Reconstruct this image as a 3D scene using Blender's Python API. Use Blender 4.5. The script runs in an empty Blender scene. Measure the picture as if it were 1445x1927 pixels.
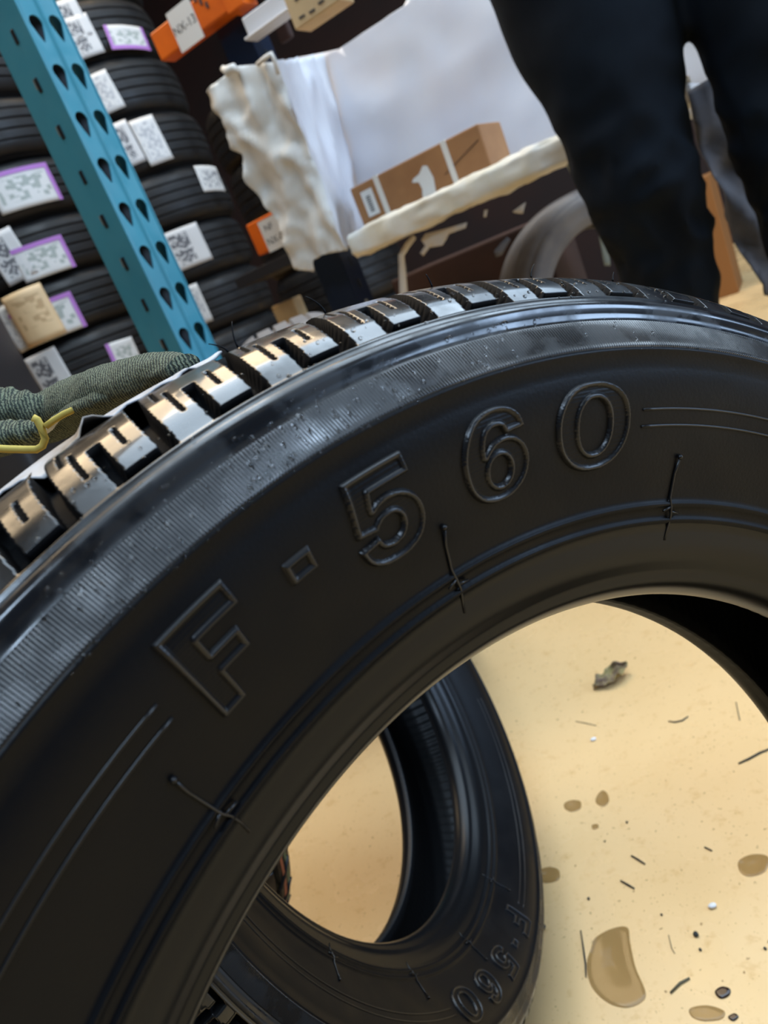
import bpy, bmesh, math, random
import numpy as np
from mathutils import Vector, Matrix, noise
random.seed(7); rng = np.random.default_rng(7)
SC = bpy.context.scene
COL = SC.collection

# ------------------------------------------------------------------ camera
F = 1450.0; ROLL = .405; PITCH = .28; EYE = .577
U = np.array([-math.sin(ROLL)*math.cos(PITCH), -math.cos(ROLL)*math.cos(PITCH), -math.sin(PITCH)])
_z = np.array([0, 0, 1.]); _y = _z - (_z@U)*U; _y /= np.linalg.norm(_y); _x = np.cross(_y, U)
W = np.stack([_x, _y, U])                       # camera (x right, y down, z forward) -> world
CAM = np.array([0, 0, EYE])
cd = bpy.data.cameras.new('camera'); cam = bpy.data.objects.new('camera', cd); COL.objects.link(cam)
R3 = np.stack([W@[1, 0, 0], W@[0, -1, 0], W@[0, 0, -1]], 1)
M = Matrix.Identity(4)
for i in range(3):
    for j in range(3): M[i][j] = R3[i, j]
    M[i][3] = CAM[i]
cam.matrix_world = M
cd.sensor_fit = 'VERTICAL'; cd.sensor_height = 36; cd.lens = F/1927*36
cd.clip_start = .01; cd.clip_end = 60
cd.dof.use_dof = True; cd.dof.focus_distance = .28; cd.dof.aperture_fstop = 17
SC.camera = cam
SC.view_settings.view_transform = 'Standard'; SC.view_settings.look = 'None'
SC.view_settings.exposure = 0; SC.view_settings.gamma = 1; SC.view_settings.use_curve_mapping = False
SC.cycles.use_denoising = True
SC.cycles.max_bounces = 8

# ------------------------------------------------------------------ light
wd = bpy.data.worlds.new('world'); SC.world = wd; wd.use_nodes = True
wd.node_tree.nodes['Background'].inputs[0].default_value = (.55, .66, .9, 1)
wd.node_tree.nodes['Background'].inputs[1].default_value = .07

def area(name, loc, target, sx, sy, power, col):
    l = bpy.data.lights.new(name, 'AREA'); l.shape = 'RECTANGLE'; l.size = sx; l.size_y = sy
    l.energy = power; l.color = col
    o = bpy.data.objects.new(name, l); COL.objects.link(o); o.location = loc
    o.rotation_euler = (Vector(target)-Vector(loc)).to_track_quat('-Z', 'Y').to_euler()
    return o
area('warm_ceiling_lamp', (-.7, 2.5, 2.85), (-.5, 2.0, 0), 2.6, 1.6, 70, (1, .76, .48))
area('cool_ceiling_panel', (.9, 1.1, 2.86), (.9, 1.1, 0), 2.6, 2.0, 92, (.66, .83, 1))
area('cool_ceiling_panel', (2.7, 2.5, 2.85), (2.4, 2.3, 0), 1.8, 1.8, 36, (.60, .79, 1))
area('cool_ceiling_panel', (-.35, -1.2, 2.8), (-.3, -1.0, 0), .7, .45, 42, (.58, .77, 1))
area('doorway_daylight', (4.0, -.6, 1.7), (0, 1.0, 1.0), 2.0, 2.0, 110, (.50, .70, 1))
area('far_door_daylight', (4.6, 4.4, 1.9), (.3, .5, .9), 4.0, 2.4, 60, (.52, .70, 1))

# ------------------------------------------------------------------ geometry from the photograph's sight lines
def ray(px, py): return W@np.array([(px-722.5)/F, (py-963.5)/F, 1.])
def at(px, py, Y): d = ray(px, py); return CAM+d*(Y/d[1])
def atz(px, py, z=0.): d = ray(px, py); return CAM+d*((z-EYE)/d[2])
def plane(px, py, P, D):
    n = np.array([D[1], -D[0], 0]); d = ray(px, py)
    return CAM+d*((np.array([P[0], P[1], 0])@n)/(d@n))

# ------------------------------------------------------------------ helpers
def prop(o, label=None, cat=None, group=None, kind=None):
    if label: o['label'] = label
    if cat: o['category'] = cat
    if group: o['group'] = group
    if kind: o['kind'] = kind
    return o

def empty(name, loc, label, cat, group=None, mat=None):
    o = bpy.data.objects.new(name, None); COL.objects.link(o)
    o.empty_display_size = .05
    if mat is not None: o.matrix_world = mat
    else: o.location = loc
    return prop(o, label, cat, group)

def link(name, me, mat, parent=None, smooth=True):
    o = bpy.data.objects.new(name, me); COL.objects.link(o)
    if mat: me.materials.append(mat)
    if parent: o.parent = parent
    if smooth and len(me.polygons):
        me.polygons.foreach_set('use_smooth', [True]*len(me.polygons))
    return o

def mesh(name, v, f):
    me = bpy.data.meshes.new(name)
    me.from_pydata([tuple(map(float, p)) for p in v], [], [tuple(map(int, q)) for q in f])
    me.update(); return me

def gridmesh(name, P, closeu=False, closev=False):
    """P: (nu, nv, 3) array of points -> quad mesh."""
    nu, nv = P.shape[:2]
    me = bpy.data.meshes.new(name)
    iu = np.arange(nu if closeu else nu-1); iv = np.arange(nv if closev else nv-1)
    a, b = np.meshgrid(iu, iv, indexing='ij')
    a2 = (a+1) % nu; b2 = (b+1) % nv
    q = np.stack([a*nv+b, a2*nv+b, a2*nv+b2, a*nv+b2], -1).reshape(-1, 4)
    return quads(me, P.reshape(-1, 3), q)

def quads(me, V, q):
    me.vertices.add(len(V)); me.vertices.foreach_set('co', np.asarray(V, np.float32).ravel())
    me.loops.add(q.size); me.loops.foreach_set('vertex_index', q.ravel().astype(np.int32))
    me.polygons.add(len(q)); me.polygons.foreach_set('loop_start', (np.arange(len(q))*4).astype(np.int32))
    me.update(calc_edges=True); me.validate(); return me

class MB:
    def __init__(s): s.v = []; s.f = []
    def add(s, v, f):
        n = len(s.v); s.v += [tuple(p) for p in v]; s.f += [tuple(i+n for i in q) for q in f]; return s
    def box(s, c, size, X=(1, 0, 0), Y=(0, 1, 0), Z=(0, 0, 1)):
        c, X, Y, Z = map(np.array, (c, X, Y, Z)); h = np.array(size)/2
        v = [c+a*h[0]*X+b*h[1]*Y+d*h[2]*Z for a in (-1, 1) for b in (-1, 1) for d in (-1, 1)]
        return s.add(v, [(0, 1, 3, 2), (4, 6, 7, 5), (0, 4, 5, 1), (2, 3, 7, 6), (0, 2, 6, 4), (1, 5, 7, 3)])
    def tube(s, pts, r, n=6):
        pts = [np.array(p, float) for p in pts]; m = len(pts); rr = r if hasattr(r, '__len__') else [r]*m
        v = []; f = []; ref = np.array([.31, .17, .93])
        for i, p in enumerate(pts):
            t = pts[min(i+1, m-1)]-pts[max(i-1, 0)]; t = t/(np.linalg.norm(t)+1e-12)
            a = np.cross(t, ref); a /= np.linalg.norm(a)+1e-12; b = np.cross(t, a)
            for k in range(n):
                w = 2*math.pi*k/n; v.append(p+rr[i]*(math.cos(w)*a+math.sin(w)*b))
        for i in range(m-1):
            for k in range(n): f.append((i*n+k, i*n+(k+1) % n, (i+1)*n+(k+1) % n, (i+1)*n+k))
        f.append(tuple(range(n-1, -1, -1))); f.append(tuple((m-1)*n+k for k in range(n)))
        return s.add(v, f)
    def build(s, name, mat, parent=None, smooth=False, bevel=0, seg=2):
        me = mesh(name, s.v, s.f)
        bm = bmesh.new(); bm.from_mesh(me); bmesh.ops.recalc_face_normals(bm, faces=bm.faces)
        if bevel: bmesh.ops.bevel(bm, geom=bm.edges[:], offset=bevel, segments=seg, affect='EDGES', profile=.5)
        bm.to_mesh(me); bm.free()
        return link(name, me, mat, parent, smooth)

# ------------------------------------------------------------------ materials
def newmat(name, base, rough=.5, metal=0, spec=.5, **kw):
    m = bpy.data.materials.new(name); m.use_nodes = True
    b = m.node_tree.nodes['Principled BSDF']
    b.inputs['Base Color'].default_value = (*base, 1); b.inputs['Roughness'].default_value = rough
    b.inputs['Metallic'].default_value = metal; b.inputs['Specular IOR Level'].default_value = spec
    for k, v in kw.items(): b.inputs[k.replace('_', ' ')].default_value = v
    return m
def N(m, t, **kw):
    n = m.node_tree.nodes.new(t)
    for k, v in kw.items():
        if k in n.inputs: n.inputs[k].default_value = v
        else: setattr(n, k, v)
    return n
def L(m, a, b): m.node_tree.links.new(a, b)
def bsdf(m): return m.node_tree.nodes['Principled BSDF']
def coords(m, kind='Object', scale=(1, 1, 1)):
    t = N(m, 'ShaderNodeTexCoord'); mp = N(m, 'ShaderNodeMapping'); mp.inputs['Scale'].default_value = scale
    L(m, t.outputs[kind], mp.inputs['Vector']); return mp.outputs[0]
def noise_out(m, scale, detail=4, vec=None, rough=.55):
    n = N(m, 'ShaderNodeTexNoise'); n.inputs['Scale'].default_value = scale; n.inputs['Detail'].default_value = detail
    n.inputs['Roughness'].default_value = rough
    L(m, vec if vec is not None else coords(m), n.inputs['Vector']); return n.outputs['Fac']
def ramp(m, fac, stops):
    r = N(m, 'ShaderNodeValToRGB'); e = r.color_ramp.elements
    while len(e) < len(stops): e.new(.5)
    for k, (p, c) in zip(e, stops): k.position = p; k.color = (*c, 1) if len(c) == 3 else c
    L(m, fac, r.inputs[0]); return r.outputs[0]
def vary(m, c1, c2, scale, lo=.35, hi=.65, detail=4, vec=None):
    L(m, ramp(m, noise_out(m, scale, detail, vec), [(lo, c1), (hi, c2)]), bsdf(m).inputs['Base Color']); return m
def vrough(m, r1, r2, scale, lo=.4, hi=.6, vec=None, detail=4):
    L(m, ramp(m, noise_out(m, scale, detail, vec), [(lo, (r1,)*3), (hi, (r2,)*3)]), bsdf(m).inputs['Roughness']); return m
def bump(m, scale, strength, dist=.001, detail=3, vec=None):
    b = N(m, 'ShaderNodeBump'); b.inputs['Strength'].default_value = strength; b.inputs['Distance'].default_value = dist
    L(m, noise_out(m, scale, detail, vec), b.inputs['Height']); L(m, b.outputs[0], bsdf(m).inputs['Normal']); return m

M_side = bump(vrough(newmat('sidewall_rubber', (.004, .0043, .0054), .4, spec=.15), .36, .50, 22), 900, .10, .0006)
M_letter = newmat('moulded_rubber_relief', (.006, .0065, .008), .34, spec=.5)
M_bead = newmat('smooth_bead_rubber', (.0045, .005, .006), .29, spec=.24)
M_tread = bump(vrough(newmat('wet_tread_rubber', (.008, .009, .010), .3), .22, .42, 60, .38, .62), 260, .08, .0010)
M_groove = newmat('shaded_groove_rubber', (.003, .003, .0035), .7, spec=.12)  # groove faces matte, and painted darker than the tread to read as shade
M_band = vrough(newmat('serrated_rubber', (.008, .009, .011), .3), .18, .46, 55, .44, .56)
for m_, sc_, lo_, hi_ in ((M_tread, 34, .42, .56), (M_band, 26, .50, .58)):   # water film in patches
    L(m_, ramp(m_, noise_out(m_, sc_, 5), [(lo_, (.12,)*3), (hi_, (1,)*3)]), bsdf(m_).inputs['Coat Weight']); bsdf(m_).inputs['Coat Roughness'].default_value = .10
M_liner = newmat('inner_liner_rubber', (.006, .0065, .008), .5)
M_stack = vrough(newmat('stacked_tyre_rubber', (.011, .0105, .0105), .5, spec=.36), .42, .62, 14)
M_used = vary(newmat('worn_rubber', (.15, .14, .13), .75), (.115, .108, .11), (.19, .172, .16), 9)
M_teal = vrough(vary(newmat('teal_paint', (.06, .275, .36), .35), (.06, .275, .36), (.042, .21, .28), 5, .45, .75), .28, .45, 30)
M_navy = newmat('navy_paint', (.006, .012, .028), .3)
M_orange = vary(newmat('orange_paint', (.75, .14, .008), .4), (.80, .15, .008), (.60, .10, .006), 9)
M_chip = newmat('bare_steel_chip', (.42, .40, .33), .4, .6)
M_white = newmat('white_sheet', (.60, .60, .62), .55)
M_panel = vary(newmat('white_liner_sheet', (.62, .62, .66), .5), (.60, .60, .65), (.66, .66, .68), 3)
M_plastic = vary(newmat('crumpled_white_plastic', (.68, .66, .62), .38), (.70, .69, .66), (.58, .56, .52), 7)
M_lip = vary(newmat('white_wrapped_edge', (.72, .70, .62), .4), (.76, .74, .69), (.68, .61, .47), 12)
M_card = vary(newmat('corrugated_cardboard', (.36, .17, .065), .75), (.37, .175, .066), (.30, .135, .05), 10)
M_cardpale = vary(newmat('pale_cardboard', (.58, .42, .23), .75), (.60, .44, .24), (.50, .35, .19), 12)
M_strap = newmat('white_strap', (.72, .68, .62), .5)
M_paper = newmat('paper', (.70, .69, .67), .6)
M_paperblue = vary(newmat('sticker_backing_paper', (.5, .5, .5), .5), (.58, .60, .64), (.30, .23, .17), 30, .38, .62)
M_purple = newmat('purple_print', (.42, .17, .52), .55)
M_ink = newmat('dark_print', (.03, .03, .035), .6)
M_trouser = bump(vary(newmat('navy_work_trousers', (.005, .008, .013), .8, spec=.12), (.002, .0034, .006), (.0045, .008, .0135), 6), 900, .15, .0005)
M_greycloth = vary(newmat('grey_cloth', (.1, .1, .1), .9), (.080, .077, .084), (.14, .135, .145), 14)
M_shoe = newmat('black_shoe_leather', (.01, .01, .011), .5)
M_knit = newmat('green_knit', (.10, .12, .085), .95)
M_yellow = newmat('yellow_overlock_trim', (.62, .47, .10), .8)
M_darkplastic = newmat('dark_grey_plastic', (.022, .021, .023), .42)
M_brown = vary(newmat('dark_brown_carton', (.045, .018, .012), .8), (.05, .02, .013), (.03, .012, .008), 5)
M_wall = vary(newmat('maroon_wall', (.020, .0065, .006), .85), (.022, .007, .006), (.009, .005, .007), 1.4)
M_ceil = newmat('ceiling_paint', (.45, .44, .42), .9)
M_scrap = newmat('torn_white_wrap', (.62, .56, .48), .6)
M_twig = newmat('dry_twig', (.10, .085, .05), .8)
M_speck = newmat('rubber_crumb', (.02, .022, .02), .7)
M_whitebit = newmat('white_foam_bit', (.8, .8, .82), .6)
M_leaf = vary(newmat('crumpled_dry_leaf', (.2, .14, .07), .7), (.15, .09, .06), (.34, .28, .11), 60)
M_amber = newmat('amber_box_board', (.24, .095, .02), .75)
M_clear = newmat('cloudy_clear_wrap', (.36, .40, .34), .3, Alpha=.62)
M_tag = vary(newmat('cream_tag_paper', (.70, .50, .30), .6), (.74, .58, .38), (.66, .40, .18), 14)
M_water = newmat('water_film', (1.0, 1.0, 1.0), .02, Transmission_Weight=1.0, IOR=1.33)
M_stripe = newmat('orange_tread_stripe', (.45, .13, .05), .7)
M_stripe2 = newmat('olive_tread_stripe', (.16, .17, .07), .7)
M_grime = newmat('dark_spill', (.02, .008, .006), .15)

# knitted glove: fine diagonal rows in the weave
v = coords(M_knit, 'Object', (1, 1, 1)); wv = N(M_knit, 'ShaderNodeTexWave'); wv.inputs['Scale'].default_value = 230
wv.inputs['Distortion'].default_value = 4; wv.inputs['Detail'].default_value = 2; wv.inputs['Detail Scale'].default_value = 4
L(M_knit, v, wv.inputs['Vector'])
L(M_knit, ramp(M_knit, wv.outputs['Fac'], [(.2, (.030, .040, .032)), (.8, (.20, .22, .14))]), bsdf(M_knit).inputs['Base Color'])
bp = N(M_knit, 'ShaderNodeBump'); bp.inputs['Strength'].default_value = .8; bp.inputs['Distance'].default_value = .001
L(M_knit, wv.outputs['Fac'], bp.inputs['Height']); L(M_knit, bp.outputs[0], bsdf(M_knit).inputs['Normal'])

# printed label face: rows of dark dashes and a dense block, in the label's own UV-like generated space
def label_mat(name, paper, ink, rows, cols, block):
    m = newmat(name, paper, .5)
    tc = N(m, 'ShaderNodeUVMap'); mp = N(m, 'ShaderNodeMapping'); mp.inputs['Scale'].default_value = (cols, rows, 1)
    L(m, tc.outputs[0], mp.inputs[0])
    vo = N(m, 'ShaderNodeTexVoronoi'); vo.distance = 'CHEBYCHEV'; vo.inputs['Scale'].default_value = 1; vo.inputs['Randomness'].default_value = .55
    L(m, mp.outputs[0], vo.inputs['Vector'])
    sep = N(m, 'ShaderNodeSeparateColor'); L(m, vo.outputs['Color'], sep.inputs[0])
    uv = N(m, 'ShaderNodeSeparateXYZ'); L(m, tc.outputs[0], uv.inputs[0])
    def inside(o, a, b):
        g = N(m, 'ShaderNodeMath', operation='GREATER_THAN'); L(m, o, g.inputs[0]); g.inputs[1].default_value = a
        l = N(m, 'ShaderNodeMath', operation='LESS_THAN'); L(m, o, l.inputs[0]); l.inputs[1].default_value = b
        q = N(m, 'ShaderNodeMath', operation='MULTIPLY'); L(m, g.outputs[0], q.inputs[0]); L(m, l.outputs[0], q.inputs[1]); return q.outputs[0]
    def mul(a, b):
        q = N(m, 'ShaderNodeMath', operation='MULTIPLY'); L(m, a, q.inputs[0]); L(m, b, q.inputs[1]); return q.outputs[0]
    area_ = mul(inside(uv.outputs[0], block[0], block[1]), inside(uv.outputs[1], block[2], block[3]))
    on = N(m, 'ShaderNodeMath', operation='LESS_THAN'); L(m, sep.outputs[0], on.inputs[0]); on.inputs[1].default_value = block[4]
    fac = mul(area_, on.outputs[0])
    mix = N(m, 'ShaderNodeMix', data_type='RGBA'); L(m, fac, mix.inputs['Factor'])
    mix.inputs[6].default_value = (*paper, 1); mix.inputs[7].default_value = (*ink, 1)
    L(m, mix.outputs[2], bsdf(m).inputs['Base Color']); return m
LB = dict(
    code=label_mat('coded_label', (.62, .61, .60), (.13, .13, .14), 24, 15, (.12, .62, .12, .88, .62)),
    text=label_mat('text_label', (.66, .65, .62), (.26, .26, .27), 11, 18, (.08, .92, .15, .8, .45)),
    plain=label_mat('faint_label', (.64, .63, .61), (.42, .42, .43), 14, 12, (.10, .85, .10, .9, .5)),
    tag=label_mat('cream_tag', (.70, .50, .28), (.50, .33, .17), 12, 8, (.15, .85, .3, .85, .4)),
    brand=label_mat('bordered_label', (.66, .65, .63), (.36, .39, .36), 9, 13, (.08, .9, .2, .8, .5)))

# ------------------------------------------------------------------ setting
mf = newmat('cream_sealed_floor', (.70, .55, .33), .3)
v = coords(mf, 'Object')
big = noise_out(mf, 2.2, 6, v); fine = noise_out(mf, 55, 8, v, .7); speck = noise_out(mf, 190, 2, v)
c1 = ramp(mf, big, [(.3, (.75, .50, .235)), (.7, (.82, .56, .275))])
mx = N(mf, 'ShaderNodeMix', data_type='RGBA', blend_type='MULTIPLY'); mx.inputs['Factor'].default_value = 1
L(mf, c1, mx.inputs[6]); L(mf, ramp(mf, fine, [(.30, (.84, .77, .66)), (.44, (1, 1, 1))]), mx.inputs[7])
mx2 = N(mf, 'ShaderNodeMix', data_type='RGBA', blend_type='MULTIPLY'); mx2.inputs['Factor'].default_value = 1
L(mf, mx.outputs[2], mx2.inputs[6]); L(mf, ramp(mf, speck, [(.26, (.35, .27, .18)), (.32, (1, 1, 1))]), mx2.inputs[7])
sc = noise_out(mf, 9, 3, coords(mf, 'Object', (14, .8, 1)), .7)
mx3 = N(mf, 'ShaderNodeMix', data_type='RGBA', blend_type='MULTIPLY'); mx3.inputs['Factor'].default_value = 1
L(mf, mx2.outputs[2], mx3.inputs[6]); L(mf, ramp(mf, sc, [(.24, (.66, .60, .50)), (.29, (1, 1, 1))]), mx3.inputs[7])
sp2 = noise_out(mf, 430, 1, v)
mx4 = N(mf, 'ShaderNodeMix', data_type='RGBA', blend_type='MULTIPLY'); mx4.inputs['Factor'].default_value = 1
L(mf, mx3.outputs[2], mx4.inputs[6]); L(mf, ramp(mf, sp2, [(.235, (.45, .36, .26)), (.275, (1, 1, 1))]), mx4.inputs[7])
L(mf, mx4.outputs[2], bsdf(mf).inputs['Base Color'])
vrough(mf, .22, .42, 7)
fl = MB().box((.5, 1.8, -.03), (9, 9, .06)).build('floor', mf); prop(fl, kind='structure')
D = np.array([.82, -.57, 0]); D /= np.linalg.norm(D); NF = np.array([-D[1], D[0], 0])*-1   # rack run direction; NF points to the aisle
UP = np.array([0, 0, 1.])
P2 = at(655, 520, 2.0); P2[2] = 0
def rk(a, b, z): return P2+a*D+b*NF+z*UP
wl = MB().box(rk(0, -3.0, 1.6), (9.5, .1, 3.2), D, -NF, UP).build('wall_back', M_wall); prop(wl, kind='structure')
cl = MB().box((.5, 1.8, 3.25), (9, 9, .1)).build('ceiling', M_ceil); prop(cl, kind='structure')

# ------------------------------------------------------------------ the two detailed tyres
def cr(pts, n=8, closed=True):
    """pts: (x, y, corner?) closed contour -> dense polyline, smooth between corners."""
    P = [np.array(p[:2], float) for p in pts]; cn = [len(p) > 2 and p[2] for p in pts]; m = len(P); out = []
    for i in range(m):
        p1, p2 = P[i], P[(i+1) % m]
        p0 = P[i-1] if not cn[i] else 2*p1-p2
        p3 = P[(i+2) % m] if not cn[(i+1) % m] else 2*p2-p1
        for k in range(n):
            t = k/n
            out.append(.5*((2*p1)+(p2-p0)*t+(2*p0-5*p1+4*p2-p3)*t*t+(3*p1-p0-3*p2+p3)*t**3))
    return np.array(out)
def ell(cx, cy, rx, ry, p=2.2):
    t = np.linspace(0, 2*math.pi, 72, endpoint=False); c, s = np.cos(t), np.sin(t)
    return np.stack([cx+rx*np.sign(c)*abs(c)**(2/p), cy+ry*np.sign(s)*abs(s)**(2/p)], 1)
def C(*p): return [(a, b, 1) for a, b in p]
GLYPH = {
 'F': [cr(C((0, 0), (6.2, 0), (6.2, 7.6), (13.6, 7.6), (13.6, 12), (6.2, 12), (6.2, 16.2), (16.8, 16.2), (16.8, 21.5), (0, 21.5)), 3)],
 '-': [cr(C((0, 0), (6.6, 0), (6.6, 4.6), (0, 4.6)), 3)],
 '5': [cr([(2.6, 21.5, 1), (18.6, 21.5, 1), (18.6, 16.9, 1), (7.4, 16.9, 1), (6.7, 13.2, 1), (9, 14.2), (12, 14.5), (15.6, 13.6), (18.7, 11.2),
           (20, 7.5), (19.2, 4), (17, 1.5), (13.5, .1), (9.5, -.2), (5, .5), (1.9, 2.5), (.4, 6, 1), (6, 6.8, 1), (7, 4.9), (9.6, 4.1), (12.3, 4.7), (13.8, 6.7),
           (13.6, 8.7), (12, 10.1), (9.6, 10.3), (7.6, 9.6), (6.4, 8.5, 1), (1.1, 9.2, 1)])],
 '6': [cr([(20, 15.6, 1), (18.6, 18.9), (15.8, 21), (11.6, 21.7), (6.8, 20.6), (3, 17.6), (.8, 13), (.5, 8.5), (1.8, 4), (5, 1), (10, -.2), (15, .5),
           (18.9, 3.2), (20.6, 7.2), (19.7, 11), (17, 13.5), (13.4, 14.4), (9.8, 13.5), (7, 11.4, 1), (7.2, 14), (8.4, 16.5), (10.8, 17.5), (13.2, 17), (14.3, 15.2, 1)]),
       ell(11.2, 6.9, 3.7, 3.7, 2)],
 '0': [ell(12.6, 10.7, 12.6, 11), ell(12.6, 10.7, 5.7, 7)]}
# outer face, tread edge -> bead toe; (radius, axial), before scaling
FACE = np.array([(.2505, .0552), (.2498, .0563), (.2488, .0570), (.2475, .0571), (.2463, .0568), (.2451, .0568), (.244, .0572), (.2415, .0588), (.2385, .0606), (.236, .0620), (.2345, .0629),
  (.2339, .0634), (.2333, .0634), (.2327, .0625), (.228, .0626), (.222, .0620), (.217, .0602), (.213, .0586), (.209, .0569), (.205, .0552), (.201, .0533), (.197, .0514), (.1935, .0498), (.1922, .0494),
  (.1917, .0501), (.1910, .0501), (.1904, .0488), (.1885, .0481), (.1876, .0477), (.1871, .0485), (.1864, .0484), (.1858, .0471), (.183, .0461), (.180, .0452), (.177, .0440), (.1745, .0420), (.1725, .0400),
  (.1712, .0390), (.1698, .0386), (.1683, .0376), (.1668, .0352), (.1656, .0325), (.1650, .030), (.1650, .0275)])
LINER = np.array([(.1650, .0275), (.1660, .0240), (.172, .026), (.183, .035), (.198, .043), (.214, .049), (.230, .0505), (.243, .046), (.253, .036), (.2585, .02), (.2595, 0)])
TOPP = np.array([(.2505, .0552), (.2575, .0495), (.263, .041), (.2670, .030), (.2693, .016), (.2700, 0)])
def wsurf(r): return np.interp(r, FACE[::-1, 0][np.argsort(FACE[::-1, 0])], FACE[::-1, 1][np.argsort(FACE[::-1, 0])])
_r = np.linspace(.165, .25, 400); _w = np.interp(_r, [.165, .1675, .171, .177, .187, .1935, .205, .213, .222, .2325, .235, .25], [.030, .036, .039, .044, .0474, .0497, .0552, .0586, .062, .0625, .0625, .055])
_k = np.hanning(25); _k /= _k.sum(); _w = np.convolve(np.pad(_w, 12, 'reflect', reflect_type='odd'), _k, 'valid')
def base_w(r): return np.interp(r, _r, _w)
def sidept(th, r, h=0):
    """sidewall point lifted h along the local normal; th in degrees, arrays allowed."""
    th = np.radians(th); e = 5e-4; dw = (base_w(r+e)-base_w(r-e))/(2*e); nl = np.sqrt(1+dw*dw)
    rr = r+h*(-dw)/nl; w = base_w(r)+h/nl
    return np.stack([rr*np.sin(th), rr*np.cos(th), w], -1)
def revolve(name, prof, n, sgn=1):
    th = np.linspace(0, 2*math.pi, n, endpoint=False)
    P = np.stack([np.outer(np.sin(th), prof[:, 0]), np.outer(np.cos(th), prof[:, 0]), np.outer(np.ones(n), sgn*prof[:, 1])], -1)
    return gridmesh(name, P, closeu=True)
def seg_sd(P, contours):
    """signed distance (inside < 0) to an even-odd set of closed contours."""
    best = np.full(len(P), 1e9); ins = np.zeros(len(P), bool)
    for c in contours:
        A = c; B = np.roll(c, -1, 0); d = B-A
        for a, b, dd in zip(A, B, d):
            t = np.clip(((P-a)@dd)/max(dd@dd, 1e-12), 0, 1)
            best = np.minimum(best, np.hypot(*(P-a-t[:, None]*dd).T))
            cross = (a[1] > P[:, 1]) != (b[1] > P[:, 1])
            with np.errstate(divide='ignore', invalid='ignore'):
                xi = a[0]+(P[:, 1]-a[1])/(b[1]-a[1]+1e-15)*dd[0]
            ins ^= cross & (P[:, 0] < xi)
    return np.where(ins, -best, best)
def letter_mesh(ch, th0, r0=.2043):
    cs = GLYPH[ch]; allp = np.concatenate(cs); lo = allp.min(0)-1.4; hi = allp.max(0)+1.4; st = .22
    nx, ny = int((hi[0]-lo[0])/st), int((hi[1]-lo[1])/st)
    X, Y = np.meshgrid(np.linspace(lo[0], hi[0], nx), np.linspace(lo[1], hi[1], ny), indexing='ij')
    P = np.stack([X.ravel(), Y.ravel()], 1); sd = seg_sd(P, cs)
    ridge = np.clip(1-(np.abs(sd+.35)/.85)**2, 0, 1)**.6
    h = np.where(sd < 0, .42+.030*np.sin(P[:, 1]*2*math.pi/.95), 0)+.75*ridge-.25*(sd > .4)
    r = r0+P[:, 1]*1e-3; th = th0+np.degrees(P[:, 0]*1e-3/.215)
    V = sidept(th, r, h*1e-3)
    keep = (sd < .75).reshape(nx, ny); kf = keep[:-1, :-1] | keep[1:, :-1] | keep[:-1, 1:] | keep[1:, 1:]
    a, b = np.nonzero(kf); q = np.stack([a*ny+b, (a+1)*ny+b, (a+1)*ny+b+1, a*ny+b+1], 1)
    used = np.unique(q); mp = np.full(nx*ny, -1); mp[used] = np.arange(len(used))
    me = quads(bpy.data.meshes.new('raised_letter'), V[used], mp[q][:, ::-1])
    me.materials.append(M_side); me.materials.append(M_letter)
    me.polygons.foreach_set('material_index', (np.abs(sd+.35)[q].min(1) < .62).astype(np.int32)); return me

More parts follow.
